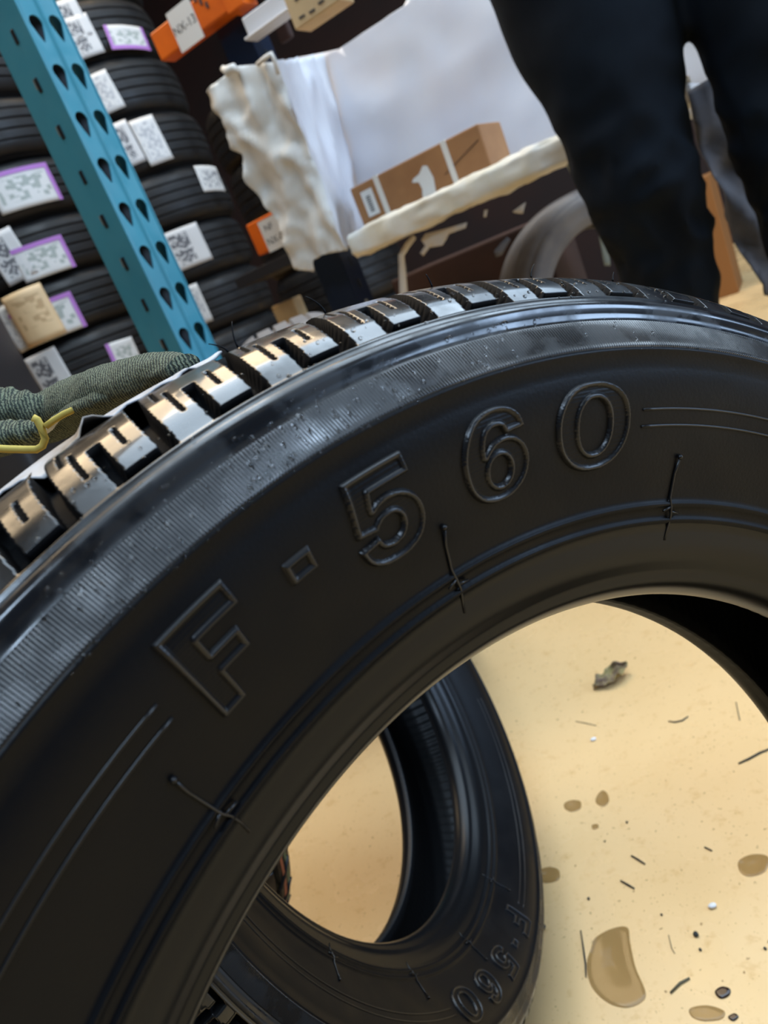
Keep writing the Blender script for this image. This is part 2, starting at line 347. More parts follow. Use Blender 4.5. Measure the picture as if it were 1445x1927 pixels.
def tread_mesh():
    P = TOPP; seg = np.r_[0, np.cumsum(np.hypot(*np.diff(P, axis=0).T))]*1000          # arc in mm
    s = np.concatenate([np.linspace(0, 6, 22), np.linspace(6.4, 30, 62), np.linspace(30.6, seg[-1], 52)])
    th = np.concatenate([np.arange(-180, -46, .35), np.arange(-46, 46, .085), np.arange(46, 179.9, .35)])
    # smooth profile by resampling with a spline-like blur
    ss = np.linspace(0, seg[-1], 600); R = np.interp(ss, seg, P[:, 0]); Wd = np.interp(ss, seg, P[:, 1])
    k = np.hanning(111); k /= k.sum(); R2 = np.convolve(np.pad(R, 55, 'edge'), k, 'valid'); W2 = np.convolve(np.pad(Wd, 55, 'reflect', reflect_type='odd'), k, 'valid')
    m = np.clip(ss/4, 0, 1); R = R*(1-m)+R2*m; Wd = Wd*(1-m)+W2*m
    def half(sgn):
        r = np.interp(s, ss, R); w = np.interp(s, ss, Wd)
        dr = np.gradient(r, s); dw = np.gradient(w, s); nl = np.hypot(dr, dw); nr, nw = -dw/nl, dr/nl
        T, S = np.meshgrid(th, s, indexing='ij'); p = 5.625
        lean = .018*S+.0006*S*S
        t = (T-lean+3.25+p*64) % p                                  # 0 = centre of the long slot
        t = np.where(t > p/2, t-p, t)
        def slot(c, wdt, s0, s1, soft=.10):
            d = np.abs(((t-c+p/2) % p)-p/2)
            a = np.clip((wdt/2-d)/soft+.5, 0, 1); b = np.clip((S-s0)/.35+.5, 0, 1)*np.clip((s1-S)/.35+.5, 0, 1); return a*b
        g = np.maximum(slot(0, .78, 2.6, 47), .9*slot(-2.75, .62, 2.6, 19.5))
        g = np.maximum(g, np.where((t > -3.0) & (t < .35), 1, 0)*np.clip((S-2.3)/.3+.5, 0, 1)*np.clip((4.5-S)/.3+.5, 0, 1)*.85)
        sip = np.maximum(slot(-1.45, .16, 12, 23, .07), slot(1.75, .16, 10, 25, .07))
        sip = np.maximum(sip, slot(1.15, .14, 21, 33, .07))
        cg = np.clip((S-43.5)/.5, 0, 1)*np.clip((50.5-S)/.5, 0, 1)
        dep = np.maximum(np.maximum(g*6.5, sip*1.8), cg*7)
        dep = dep-.25*np.exp(-((S-1.6)/.5)**2)                      # a small lip below the blocks
        h = -dep*1e-3
        rr = r[None]+nr[None]*h; ww = w[None]+nw[None]*h; a = np.radians(T)
        return np.stack([rr*np.sin(a), rr*np.cos(a), sgn*ww], -1), dep
    (A, da), (B, db_) = half(1), half(-1)
    me = gridmesh('tread', np.concatenate([A, B[:, ::-1][:, 1:]], 1)[:, ::-1], closeu=True)
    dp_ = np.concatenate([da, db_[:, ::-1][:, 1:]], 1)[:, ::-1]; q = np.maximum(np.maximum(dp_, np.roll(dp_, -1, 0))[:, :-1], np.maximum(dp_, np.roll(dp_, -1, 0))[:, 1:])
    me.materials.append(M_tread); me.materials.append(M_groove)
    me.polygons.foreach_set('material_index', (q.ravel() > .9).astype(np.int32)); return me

def band_mesh(sgn=1):
    nr = 1750; n = nr*4; th = np.arange(n)*360/n; ser = np.tile([1., 1., 0, 0], nr)
    rows = np.concatenate([[.2343, .2345], np.linspace(.2350, .2434, 9), [.2437, .2440]]); lift = np.array([-.3, .35]+[.12]*9+[.2, -.3])
    on = np.array([0, .0]+[1]*9+[.4, 0])
    T, Rr = np.meshgrid(th, rows, indexing='ij')
    h = (lift[None]+.30*ser[:, None]*on[None])*1e-3
    w0 = np.interp(Rr, [.2343, .2345, .236, .2385, .2415, .244], [.0629, .0629, .0620, .0606, .0588, .0572])
    a = np.radians(T); rr = Rr+h*.5
    return gridmesh('serrated_band', np.stack([rr*np.sin(a), rr*np.cos(a), sgn*(w0+h*.86)], -1)[:, ::sgn], closeu=True)

def tubes_on_side(paths, rad, n=6):
    mb = MB()
    for p in paths:
        q = [sidept(t, r, .0001+dh) for t, r, *x in p for dh in [(x[0] if x else 0)]]
        mb.tube(q, rad, n)
    return mb
def arc(t0, t1, r, n=40): return [(t0+(t1-t0)*i/n, r) for i in range(n+1)]

def detailed_tyre(frame, label):
    t = empty('car_tyre', (0, 0, 0), label, 'tyre', mat=frame)
    lay = FACE
    sd = revolve('sidewall', lay, 720)
    side = link('sidewall', sd, M_side, t); sd.materials.append(M_band); nr_ = len(lay)-1
    sd.materials.append(M_bead); row = np.arange(len(sd.polygons)) % nr_
    sd.polygons.foreach_set('material_index', np.where(row < 7, 1, np.where(row >= nr_-12, 2, 0)).astype(np.int32))
    link('sidewall', revolve('sidewall', lay, 360, -1), M_side, t)
    full = np.concatenate([LINER, (LINER[::-1]*[1, -1])[1:]])
    # fine ribs inside
    tt = np.linspace(0, 2*math.pi, 900, endpoint=False)
    dense = np.stack([np.interp(np.linspace(0, len(full)-1, 90), np.arange(len(full)), full[:, i]) for i in (0, 1)], 1)
    rib = .0007*np.sin(tt[:, None]*180+np.linspace(0, 14, 90)[None]); rib *= np.sin(np.linspace(0, math.pi, 90))[None]
    rr = dense[None, :, 0]+rib
    link('inner_liner', gridmesh('inner_liner', np.stack([rr*np.sin(tt)[:, None], rr*np.cos(tt)[:, None], np.broadcast_to(dense[:, 1], rr.shape)], -1), closeu=True), M_liner, t)
    link('tread', tread_mesh(), None, t)
    link('serrated_band', band_mesh(), M_band, t, False)
    for ch, th0 in (('F', -16.2), ('-', -8.55), ('5', -4.0), ('6', 5.0), ('0', 13.35)):
        o = link('raised_letter', letter_mesh(ch, th0, .2146 if ch == '-' else .2043), None, t)
    for a, b in ((21.5, 78), (-75, -18.1)):
        e = .0021; tip = [(a, .2171), (a-.0, .2150), (a, .2129)] if a > 0 else None
        path = [[(a, .2132), *arc(a, b, .2174)[1:]]] if a < 0 else [arc(a, b, .2174)]
        mb = tubes_on_side([arc(a, b, .2174, 60), arc(a, b, .2130, 60)], .00042)
        mb.build('raised_bar', M_letter, t, True)
    for r_ in (.19135, .18675):
        tubes_on_side([[(a, r_+.00012*math.sin(a*1.7)) for a in np.linspace(0, 360, 361)]], .00055).build('rib_line', M_letter, t, True)
    # mould seams that cross the bead lines, with little knobs
    for th in (-92, -20.5, 2.55, 26.0, 49, 118, 190):
        mb = tubes_on_side([[(th, .2045, .0006), (th-.1, .200, .0002), (th-.05, .1935, .0003), (th, .1905, .0012), (th+.2, .188, .0008), (th+.25, .1845, 0), (th+.1, .181, 0)],
                            [(th+.1, .191, .001), (th-.9, .1898, .0012)], [(th, .1895, .001), (th+1.1, .1888, .0007)]], .00038)
        k = sidept(th, .2045, .0006)
        mb.tube([k-[0, 0, .0004], k+[0, 0, .0002], k+[0, 0, .0008]], [.0006, .0009, .0003], 8)
        mb.build('mould_seam', M_letter, t, True)
    return t

def tyre_frame(C0, n, k, shift, spin=0):
    Cw = W@(np.array(C0)*k)+CAM; n = W@np.array(n); n /= np.linalg.norm(n); Cw = Cw+shift*k*n
    Y = UP-n[2]*n; Y /= np.linalg.norm(Y); X = np.cross(Y, n)
    Mx = Matrix.Identity(4)
    for i in range(3): Mx[i][0], Mx[i][1], Mx[i][2], Mx[i][3] = X[i]*k, Y[i]*k, n[i]*k, Cw[i]
    return Mx@Matrix.Rotation(-math.radians(spin), 4, 'Z')
F1 = tyre_frame([.0716, .1959, .2686], [.4376, -.127, -.890], 1.064, .018)
F2 = tyre_frame([-.0801, .1887, .6311], [.7488, -.5474, -.3738], 1.0, .018, -155.6)
T1 = detailed_tyre(F1, 'large black tyre nearest the camera with the raised lettering upright and a wet glossy tread')
T2 = T1.copy(); COL.objects.link(T2); T2.matrix_world = F2
T2['label'] = 'black tyre leaning on the floor, seen through the hole of the nearest tyre'
for ch in list(T1.children):
    c = ch.copy(); COL.objects.link(c); c.parent = T2

# things only the nearest tyre carries: whiskers of rubber and the paper sticker across its tread
def crownpt(th, s, h=0):
    seg = np.r_[0, np.cumsum(np.hypot(*np.diff(TOPP, axis=0).T))]*1000
    r = np.interp(abs(s), seg, TOPP[:, 0]); w = np.interp(abs(s), seg, TOPP[:, 1]); a = math.radians(th)
    nr = r+h; return np.array([nr*math.sin(a), nr*math.cos(a), w+h*.25])
for th, s, l, bend in ((5.2, 34, .006, -.6), (19.6, 26, .0045, .5), (-.2, 40, .007, .3), (-1.2, 36, .004, -.9), (25.5, 20, .003, .3), (12.4, 30, .004, -.2)):
    p0 = crownpt(th, s); up = p0*[1, 1, 0]/np.linalg.norm(p0[:2]); sd_ = np.array([up[1], -up[0], 0])
    MB().tube([p0+up*l*q+sd_*bend*l*q*q for q in np.linspace(0, 1, 7)], list(np.linspace(.00032, .00014, 7)), 5).build('vent_hair', M_side, T1, True)
mb = MB()
def drop(p, nl, r):
    nl = nl/np.linalg.norm(nl); a = np.cross(nl, [.3, .5, .8]); a /= np.linalg.norm(a); b = np.cross(nl, a); v = []; f = []
    for i in range(4):
        e = i/3*math.pi/2*.92
        for k in range(8): w = math.pi*2*k/8; v.append(p+r*math.cos(e)*(math.cos(w)*a+math.sin(w)*b)+nl*r*.75*math.sin(e))
    for i in range(3):
        for k in range(8): f.append((i*8+k, i*8+(k+1) % 8, (i+1)*8+(k+1) % 8, (i+1)*8+k))
    f.append(tuple(24+k for k in range(8))); mb.add(v, f)
for c_, n_ in ((-12, 46), (-6, 50), (-1, 40), (3, 34), (-17, 60), (9, 26), (14, 20), (22, 12)):
    for _ in range(n_):
        th = c_+rng.normal(0, 2.0); r = rng.uniform(.2352, .2470) if rng.random() < .75 else rng.uniform(.2335, .2345)
        drop(sidept(th, r, .0006), sidept(th, r, .002)-sidept(th, r, 0), rng.uniform(.00022, .0006))
for _ in range(90):
    th = rng.uniform(-16, 28); p = crownpt(th, rng.uniform(1.2, 12)); drop(p, p*[1, 1, 1], rng.uniform(.0002, .0007))
wd_ = mb.build('water_droplets', M_water, T1, True); wd_['kind'] = 'stuff'; wd_['label'] = 'clear water droplets'
n1, n2 = 90, 26
Pst = np.zeros((n1, n2, 3))
for i in range(n1):
    u = i/(n1-1); th = -40+38.6*u
    for j in range(n2):
        q = j/(n2-1)                                             # 0 = curled near edge
        wav = noise.noise(Vector((u*16, 0, 3.1)))*.0022+noise.noise(Vector((u*41, 0, 8)))*.0010
        w = (.0245-.001*u+noise.noise(Vector((u*9, 5, 1)))*.004+noise.noise(Vector((u*31, 5, 4)))*.0016)*(1-q)-.030*q
        if u > .93: w = w*(1-q)+.018*q if q < .5 else w
        r = .2705-.9*max(abs(w)-.008, 0)**2/.03*1.0
        r += .0008+(.0050+wav*1.8)*max(0, 1-q/.22)**1.6
        a = math.radians(th); Pst[i, j] = (r*math.sin(a), r*math.cos(a), w)
st = link('paper_sticker', gridmesh('paper_sticker', Pst), M_paperblue, T1)
st['label'] = 'crinkled white paper sticker across the tread'
sm = st.modifiers.new('thick', 'SOLIDIFY'); sm.thickness = .0004

# ------------------------------------------------------------------ plain tyres (stacks, used tyre, tyres behind)
def plain_tyre_meshes(R, Wt, rim, grooves=4, n=160, zig=0):
    """axis = local Z, centred; returns tread and sidewall meshes."""
    h = Wt/2; sh = h*.80; tp = []
    ys = np.linspace(-sh, sh, 121); gw = Wt*.016
    cen = [(-sh*.62+2*sh*.62*i/(grooves-1)) for i in range(grooves)]
    prof = []
    for y in ys:
        r = R-.10*R*abs(y/sh)**5*.28-.002*(y/sh)**2
        d = min(abs(y-c) for c in cen); r -= .006*max(0, min(1, (gw-d)/(gw*.4)+.4)) if d < gw*1.2 else 0
        prof.append((r, y))
    prof = np.array(prof)
    tread = revolve('tread', prof[::-1], n)
    rs = prof[-1, 0]; sw = np.array([(rs, sh), (rs-.004, sh+.004), (rs-.010, h*.90), (rs-.012, h*.90), (rs-.016, h*.95), (R*.80+rim*.15, h), ((R+rim)*.5, h*.99), (rim+.030, h*.88), (rim+.026, h*.89), (rim+.016, h*.80), (rim+.005, h*.76), (rim, h*.68), (rim+.002, h*.60), ((R+rim)*.5, h*.84), (R-.03, h*.7), (R-.022, 0)])
    full = np.concatenate([sw, (sw[::-1]*[1, -1])[1:]])
    side = revolve('sidewall', full[::1], n)
    return tread, side
def put_tyre(meshes, mats, mat4, label, cat='tyre', group=None):
    t = empty('stacked_tyre' if group else 'car_tyre', (0, 0, 0), label, cat, group, mat4)
    for nm, me, m in zip(('tread', 'sidewall'), meshes, mats):
        o = bpy.data.objects.new(nm, me); COL.objects.link(o); o.parent = t
        if not me.materials:
            me.materials.append(m); me.polygons.foreach_set('use_smooth', [True]*len(me.polygons))
    return t
TR, TW = .31, .1755
stk = plain_tyre_meshes(TR, TW, .20); stk_wide = plain_tyre_meshes(TR, .2027, .20)
TRL = .30; TWL = at(104, 384, 2.14)[2]; TWL = TWL/round(TWL/.152); stk_left = plain_tyre_meshes(TRL, TWL, .19)
def curved_label(tyre, C0, az, zc, w, h, mat, slant=0, border=None, off=.003, name='label_sticker', tilt=0, puff=0, tw=.17):
    """paper label hugging the tread of an upright-axis tyre: C0 the axis point, az the facing angle."""
    nx, ny = 16, 10; P = np.zeros((nx, ny, 3)); 
    for i in range(nx):
        for j in range(ny):
            a = (i/(nx-1)-.5)*w; b = (j/(ny-1)-.5)*h
            a2 = a*math.cos(slant)-b*math.sin(slant); b2 = a*math.sin(slant)+b*math.cos(slant)
            t = az+a2/C0; r = C0+off+puff*(1-(2*i/(nx-1)-1)**2)+noise.noise(Vector((a*60, b*60, zc*9)))*.0012
            r -= .02*max(0, abs(zc+b2)-tw*.36)
            P[i, j] = (r*math.cos(t), r*math.sin(t), zc+b2)
    me = gridmesh(name, P); uv = me.uv_layers.new(name='UVMap')
    lv = np.zeros(len(me.loops), int); me.loops.foreach_get('vertex_index', lv)
    uvs = np.stack([(lv//ny)/(nx-1), (lv % ny)/(ny-1)], 1); uv.data.foreach_set('uv', uvs.ravel())
    o = link(name, me, mat, tyre); o.modifiers.new('thick', 'SOLIDIFY').thickness = .0006
    if border:
        mb = MB(); bw = .011; sides = border
        for s_ in sides:
            if s_ == 't': pts = [P[i, ny-1] for i in range(nx)]
            elif s_ == 'b': pts = [P[i, 0] for i in range(nx)]
            elif s_ == 'r': pts = [P[nx-1, j] for j in range(ny)]
            else: pts = [P[0, j] for j in range(ny)]
            ctr = P[nx//2, ny//2]
            inn = []
            for p in pts:
                p = np.array(p)
                if s_ in 'tb': q = p+np.array([0, 0, -bw if s_ == 't' else bw])
                else:
                    k = bw*(1 if s_ == 'l' else -1); t = math.atan2(p[1], p[0])+k/C0; q = np.array([math.hypot(p[0], p[1])*math.cos(t), math.hypot(p[0], p[1])*math.sin(t), p[2]])
                inn.append(q)
            e = [np.array([p[0], p[1], 0])/np.hypot(p[0], p[1])*.0012 for p in pts]
            v = [np.array(p)+d for p, d in zip(pts, e)]+[q+d for q, d in zip(inn, e)]; m = len(pts)
            mb.add(v, [(i, i+1, m+i+1, m+i) for i in range(m-1)])
        mb.build('border', M_purple, o, True)
    return o
def label_at(stack, px, py, w, h, kind, slant=0, border=None, off=.003, puff=0):
    """find tyre and angle of the stack hit by the sight line through a pixel."""
    Cx, Cy, R_, tyres = stack; d = ray(px, py)
    A = d[0]**2+d[1]**2; B = -2*(d[0]*Cx+d[1]*Cy); Cc = Cx*Cx+Cy*Cy-R_*R_; disc = max(B*B-4*A*Cc, 0)
    t = (-B-math.sqrt(disc))/(2*A); P = CAM+t*d
    k = min(range(len(tyres)), key=lambda q: abs(tyres[q][1]-P[2])); ty, zm, tw = tyres[k]; az = math.atan2(P[1]-Cy, P[0]-Cx)
    zc = P[2]-zm; zc = max(-tw*.5+h*.5+.006, min(tw*.5-h*.5-.006, zc))
    return curved_label(ty, R_, az, zc, w, h, LB[kind], slant, border, off, puff=puff, tw=tw)
def stack_of(cx, cy, kinds, labels, group):
    tl = []; z = 0
    for lab, (meshes, tw) in zip(labels, kinds):
        m4 = Matrix.Translation((cx+rng.uniform(-.006, .006), cy+rng.uniform(-.006, .006), z+tw/2))
        tl.append((put_tyre(meshes, (M_stack, M_stack), m4, lab, 'tyre', group), z+tw/2, tw)); z += tw
    return tl
rightC = (-.066-TR+.004, 3.0); leftC = (-.68, 2.43)
SR = (*rightC, TR, stack_of(*rightC, [(stk_wide, .2027)]*3+[(stk, TW)]*7, [
  'lowest tyre of the stack right of the teal post, resting on the floor',
  'second tyre from the floor in the stack right of the teal post',
  'third tyre from the floor in the stack right of the teal post',
  'tyre low in the right stack, its white label mostly hidden by the teal post',
  'right stack tyre with a big coded label beside the teal post, lower of two such',
  'right stack tyre with a small white label near its right edge',
  'right stack tyre with two white labels side by side by the teal post',
  'right stack tyre with a plain white label half hidden by the teal post',
  'right stack tyre with a purple edged label under the upper orange beam',
  'topmost tyre of the right stack, cut by the top of the photo'], 'tyres stacked right of the teal post'))
SL = (*leftC, TRL, stack_of(*leftC, [(stk_left, TWL)]*10, [
  'lowest tyre of the stack left of the teal post, resting on the floor',
  'second tyre from the floor in the stack left of the teal post',
  'third tyre from the floor in the stack left of the teal post',
  'left stack tyre with a plain white label and a small purple edged one',
  'left stack tyre with a long purple edged label and a white strip beside it',
  'left stack tyre with a cream tag beside a purple edged label',
  'left stack tyre with a coded label cut by the left edge of the photo',
  'left stack tyre with a purple topped label alone near the photo edge',
  'unlabelled dark tyre second from the top of the left stack',
  'topmost unlabelled tyre of the left stack, beside the teal post'], 'tyres stacked left of the teal post'))
for a in ((170, 95, .085, .115, 'code', .05), (195, 175, .085, .115, 'plain', .1), (240, 270, .05, .13, 'code', .06), (283, 265, .085, .14, 'plain', .06),
          (395, 337, .135, .085, 'text', -.05), (350, 452, .13, .125, 'code', .02), (362, 553, .055, .13, 'plain', .0), (133, 22, .07, .11, 'code', .06)):
    label_at(SR, *a)
label_at(SR, 252, 88, .15, .07, 'brand', -.06, 'blr')
for a in ((8, 465, .08, .125, 'code', .1), (50, 645, .05, .12, 'plain', .1), (110, 722, .085, .13, 'code', .04)):
    label_at(SL, *a)
label_at(SL, 45, 352, .165, .095, 'brand', .0, 'tr'); label_at(SL, 97, 515, .135, .085, 'brand', .0, 'tr')
label_at(SL, 107, 626, .165, .095, 'brand', .0, 'tr'); label_at(SL, 238, 668, .085, .085, 'brand', -.05, 'bl')
label_at(SL, 44, 545, .10, .135, 'tag', .03, None, .014, .01)
dz = at(415, 200, 2.75); dark = plain_tyre_meshes(.30, .238, .19)
for k, lab in enumerate(('lowest dark tyre of the stack behind the crumpled white plastic', 'second dark tyre up in the stack behind the crumpled white plastic', 'third dark tyre up in the stack behind the crumpled white plastic',
                         'fourth dark tyre up in the stack behind the crumpled white plastic', 'fifth dark tyre up in the stack behind the crumpled white plastic', 'topmost dark tyre of the stack behind the crumpled white plastic')):
    put_tyre(dark, (M_stack, M_stack), Matrix.Translation((.24, 3.68, (k+.5)*.239)), lab, 'tyre', 'tyres stacked behind the white plastic')

def stand(center, ax, spin=0):
    ax = np.array(ax, float); ax /= np.linalg.norm(ax); Z = ax; Y = UP-UP@Z*Z; Y /= np.linalg.norm(Y); X = np.cross(Y, Z)
    Mx = Matrix.Identity(4)
    for i in range(3): Mx[i][0], Mx[i][1], Mx[i][2], Mx[i][3] = X[i], Y[i], Z[i], center[i]
    return Mx
# used tyre under the shelf
uc = at(1155, 500, 2.02); used = plain_tyre_meshes(.286, .21, .190, 3)
put_tyre(used, (M_used, M_used), stand((uc[0]-.022, 2.08, .287), (.12, -.99, .05)), 'worn grey tyre standing under the right end of the white shelf')
# tyre with the coloured stripes, behind the leaning one
t3c = (-.395, .70, .2515); t3m = plain_tyre_meshes(.25, .15, .155, 4)
t3 = put_tyre(t3m, (M_side, M_side), stand(t3c, (.707, .707, .0)), 'tyre with an orange line down its tread, leaning behind the tyre in the hole')
for zz, m in ((.046, M_stripe), (.053, M_stripe2)):
    tt = np.linspace(0, 2*math.pi, 160, endpoint=False); rr = .2500-.002*(zz/.06)**2-.028*.25*abs(zz/.06)**5
    Pp = np.stack([np.outer(np.sin(tt), [rr+.0006]*2), np.outer(np.cos(tt), [rr+.0006]*2), np.outer(np.ones(160), [zz-.0014, zz+.0014])], -1)
    link('tread_stripe', gridmesh('tread_stripe', Pp, closeu=True), m, t3)
mb = MB()
for k in range(46):
    a0 = k*2*math.pi/46; pts = []
    for q in np.linspace(0, 1, 9):
        zz = -.01+.066*q; a = a0+.05*math.sin(q*7)+.05*q; rr = .2503-.002*(zz/.06)**2-.028*.25*min(1, abs(zz/.06))**5
        pts.append((rr*math.sin(a), rr*math.cos(a), zz))
    mb.tube(pts, .0022, 5)
mb.build('zigzag_groove', M_liner, t3, True)
t4m = plain_tyre_meshes(.283, .165, .17, 4)
put_tyre(t4m, (M_used, M_used), stand((-.034, 1.22, .284), (1, .06, 0)), 'grey ribbed tyre standing behind the end of the paper sticker')

# ------------------------------------------------------------------ racking
def teardrop(n=32, r=.0098, tail=.026):
    """closed contour, round head with a narrow tail pointing down; centre near the head."""
    out = []
    for k in range(n):
        a = 2*math.pi*k/n; x, y = math.sin(a), math.cos(a)
        if y > -.55: out.append((r*x, r*y))
        else:
            q = (-.55-y)/.45; out.append((r*x*(1-.55*q)*(1 if q < .99 else 1), r*y-(tail-r)*q**.8))
    return out
def perforated_strip(mb, x0, x1, z0, z1, tr, hole=True):
    """one cell of the web with a teardrop hole; tr maps (x, z) -> 3D."""
    cx, cz = (x0+x1)/2, z0+(z1-z0)*.60; H = teardrop(); n = len(H); hv = [(cx+a, cz+b) for a, b in H]; ov = []
    for a, b in H:
        ang = math.atan2(a, b+.004); dx, dz = math.sin(ang), math.cos(ang); t = 1e9
        if dx > 1e-9: t = min(t, (x1-cx)/dx)
        if dx < -1e-9: t = min(t, (x0-cx)/dx)
        if dz > 1e-9: t = min(t, (z1-cz)/dz)
        if dz < -1e-9: t = min(t, (z0-cz)/dz)
        ov.append([cx+dx*t, cz+dz*t])
    for X, Z in ((x0, z0), (x1, z0), (x0, z1), (x1, z1)):
        i = min(range(n), key=lambda i: (ov[i][0]-X)**2+(ov[i][1]-Z)**2); ov[i] = [X, Z]
    mb.add([tr(*p) for p in hv]+[tr(*p) for p in ov], [(i, (i+1) % n, n+(i+1) % n, n+i) for i in range(n)])
pc = at(33, 0, 1.2); cz0, pitch = 0, .0632
POST_C = np.array([-.182, 1.2, 0])
WEB, FLG = .0655, .075
post = empty('rack_upright', POST_C, 'teal blue perforated steel rack post leaning across the left of the photo', 'rack post')
NFx = np.array([-.66, -.75, 0]); NFx /= np.linalg.norm(NFx); DX = np.array([.75, -.66, 0]); DX /= np.linalg.norm(DX)
# web: runs from the corner away along -NFx (its normal is DX); flange: runs along -DX (its normal is NFx)
webdir = -NFx; flgdir = -DX
mb = MB(); half = WEB/2
k0 = 0
for k in range(0, 26):
    z0, z1 = k*pitch, (k+1)*pitch
    for c in (0, 1):
        x0 = .006+c*(half-.001); x1 = x0+half-.010
        dzz = .006 if c else 0
        tr = lambda x, z: webdir*x+UP*z
        perforated_strip(mb, x0, x1, z0, z1, tr)
    for xa, xb, da, db in ((.0, .006, -.002, 0), (half-.004, half+.0, 0, .0025), (half+.0, half+.005, .0025, 0), (WEB-.005, WEB, 0, -.002)):
        mb.add([webdir*xa+UP*z0+DX*da, webdir*xb+UP*z0+DX*db, webdir*xb+UP*z1+DX*db, webdir*xa+UP*z1+DX*da], [(0, 1, 2, 3)])
web = mb.build('perforated_web', M_teal, post, False); web.modifiers.new('t', 'SOLIDIFY').thickness = .0022
bm = bmesh.new(); bm.from_mesh(web.data); bmesh.ops.remove_doubles(bm, verts=bm.verts[:], dist=1e-5); bm.normal_update(); bmesh.ops.reverse_faces(bm, faces=[f for f in bm.faces if f.normal.dot(Vector(DX)) < 0]); bm.to_mesh(web.data); bm.free()
HT = 26*pitch
MB().box(webdir*(WEB/2)-DX*.024+UP*HT/2, (WEB-.006, .002, HT), webdir, DX, UP).build('dark_hole_backing', M_liner, post)  # added black sheet; stands in for the shade behind the web holes
MB().box(flgdir*(FLG/2)-NFx*.0011+UP*HT/2, (FLG, .0022, HT), flgdir, NFx, UP).build('side_flange', M_teal, post, False, .0008)
MB().box(flgdir*(FLG/2)+webdir*WEB+UP*HT/2, (FLG, .0022, HT), flgdir, NFx, UP).build('side_flange', M_teal, post, False, .0008)
MB().box(flgdir*.030+webdir*.026+UP*.003, (.085, .07, .006), flgdir, NFx, UP).build('base_plate', M_teal, post, False, .001)
for k in range(2, 26):
    c = flgdir*(FLG*.42)+UP*((k+.55)*pitch)+NFx*.0004
    MB().box(c, (.0075, .0022, .019), flgdir, NFx, UP).build('slot', M_liner, post, False, .001)
    if k % 3 != 1: MB().box(c+flgdir*.0048+UP*.003, (.0022, .0016, .013), flgdir, NFx, UP).build('paint_chip', M_chip, post)

# navy post at the left end of the white shelf
PN = at(618, 500, 2.02); PN[2] = 0
np_ = empty('rack_upright', PN, 'dark navy rack post at the left end of the white shelf', 'rack post')
mb = MB(); a = .078
mb.box(D*.0+NF*.0+UP*.95, (a, .003, 1.9), D, NF, UP); mb.box(-D*(a/2)-NF*(a/2)+UP*.95, (.003, a, 1.9), D, NF, UP); mb.box(D*(a/2)-NF*(a/2)+UP*.95, (.003, a, 1.9), D, NF, UP)
mb.build('channel', M_navy, np_, False)
for k in range(26):
    MB().box(D*(a/2+.002)-NF*(a*.5)+UP*(.08+k*.055), (.002, .012, .022), D, NF, UP).build('slot', M_chip if k in (3, 5, 6, 8) else M_liner, np_)
MB().box(UP*.004-NF*.03, (.12, .12, .008), D, NF, UP).build('base_plate', M_navy, np_)

# text helper for printed labels
def text_mesh(s, size):
    cu = bpy.data.curves.new('t', 'FONT'); cu.body = s; cu.size = size; cu.align_x = 'CENTER'; cu.align_y = 'CENTER'; cu.fill_mode = 'FRONT'
    o = bpy.data.objects.new('t', cu); COL.objects.link(o); dg = bpy.context.evaluated_depsgraph_get()
    me = bpy.data.meshes.new_from_object(o.evaluated_get(dg)); bpy.data.objects.remove(o); return me
def text_on(s, size, c, X, Y, Nn, mat, parent, name='printed_text'):
    me = text_mesh(s, size); c = np.array(c)+np.array(Nn)*.0012
    for v_ in me.vertices: p = c+np.array(X)*v_.co.x+np.array(Y)*v_.co.y; v_.co = p
    me.update(); me.materials.clear(); return link(name, me, mat, parent, False)
# orange beams: end points measured on the rack plane
def on_rack(px, py, b=0.): return plane(px, py, P2+b*NF, D)
ob1 = empty('rack_beam', (0, 0, 0), 'upper orange rack beam with a white location label, at the top of the photo', 'rack beam')
A1 = on_rack(281, 64, .05); B1 = on_rack(305, 116, .05); hgt = A1[2]-B1[2]
la = np.linalg.norm((on_rack(436, 10, .05)-A1)[:2]); 
cen = A1+D*(la/2); cen[2] = (A1[2]+B1[2])/2
MB().box(cen-NF*.025, (la, .05, hgt), D, NF, UP).build('beam_box', M_orange, ob1, False, .004)
MB().box(A1+D*(la+.16)-NF*.03+UP*(-.035), (.36, .04, hgt*.62), D, NF, UP).build('beam_step', M_orange, ob1, False, .003)
MB().box(A1+D*(la+.012)-NF*.02-UP*(hgt*.50), (.05, .055, hgt*1.25), D, NF, UP).build('end_bracket', M_orange, ob1, False, .002)
lc = on_rack(348, 48, .051)
ll = MB().box(lc, (.075, .0012, .085), D, NF, UP).build('location_label', M_paper, ob1)
text_on('NX-13', .026, lc, D, UP, NF, M_ink, ll)
for q in range(5):
    MB().box(lc+D*(.052+.012*q)+UP*(.03-.012*(q % 3)), (.006, .002, .012), D, NF, UP).build('scuff_mark', M_ink, ob1)
ob2 = empty('rack_beam', (0, 0, 0), 'lower orange rack beam with a white location label, half hidden by the crumpled plastic', 'rack beam')
A2 = on_rack(470, 420, -.10); B2 = on_rack(488, 482, -.10); h2 = A2[2]-B2[2]
MB().box((A2+B2)/2+D*.09-NF*.025, (.20, .05, h2), D, NF, UP).build('beam_box', M_orange, ob2, False, .004)
l2 = on_rack(517, 437, -.099)
ll = MB().box(l2, (.082, .0012, .082), D, NF, UP).build('location_label', M_paper, ob2)
text_on('NF', .024, l2+UP*.018-D*.012, D, UP, NF, M_ink, ll); text_on('NX-07', .025, l2-UP*.016, D, UP, NF, M_ink, ll)
db = on_rack(520, 500, -.12)
sb = MB().box(db-NF*.06, (.28, .16, .03), D, NF, UP).build('shelf_board', M_darkplastic, None, False, .002); prop(sb, 'dark shelf board just under the lower orange beam', 'shelf board')
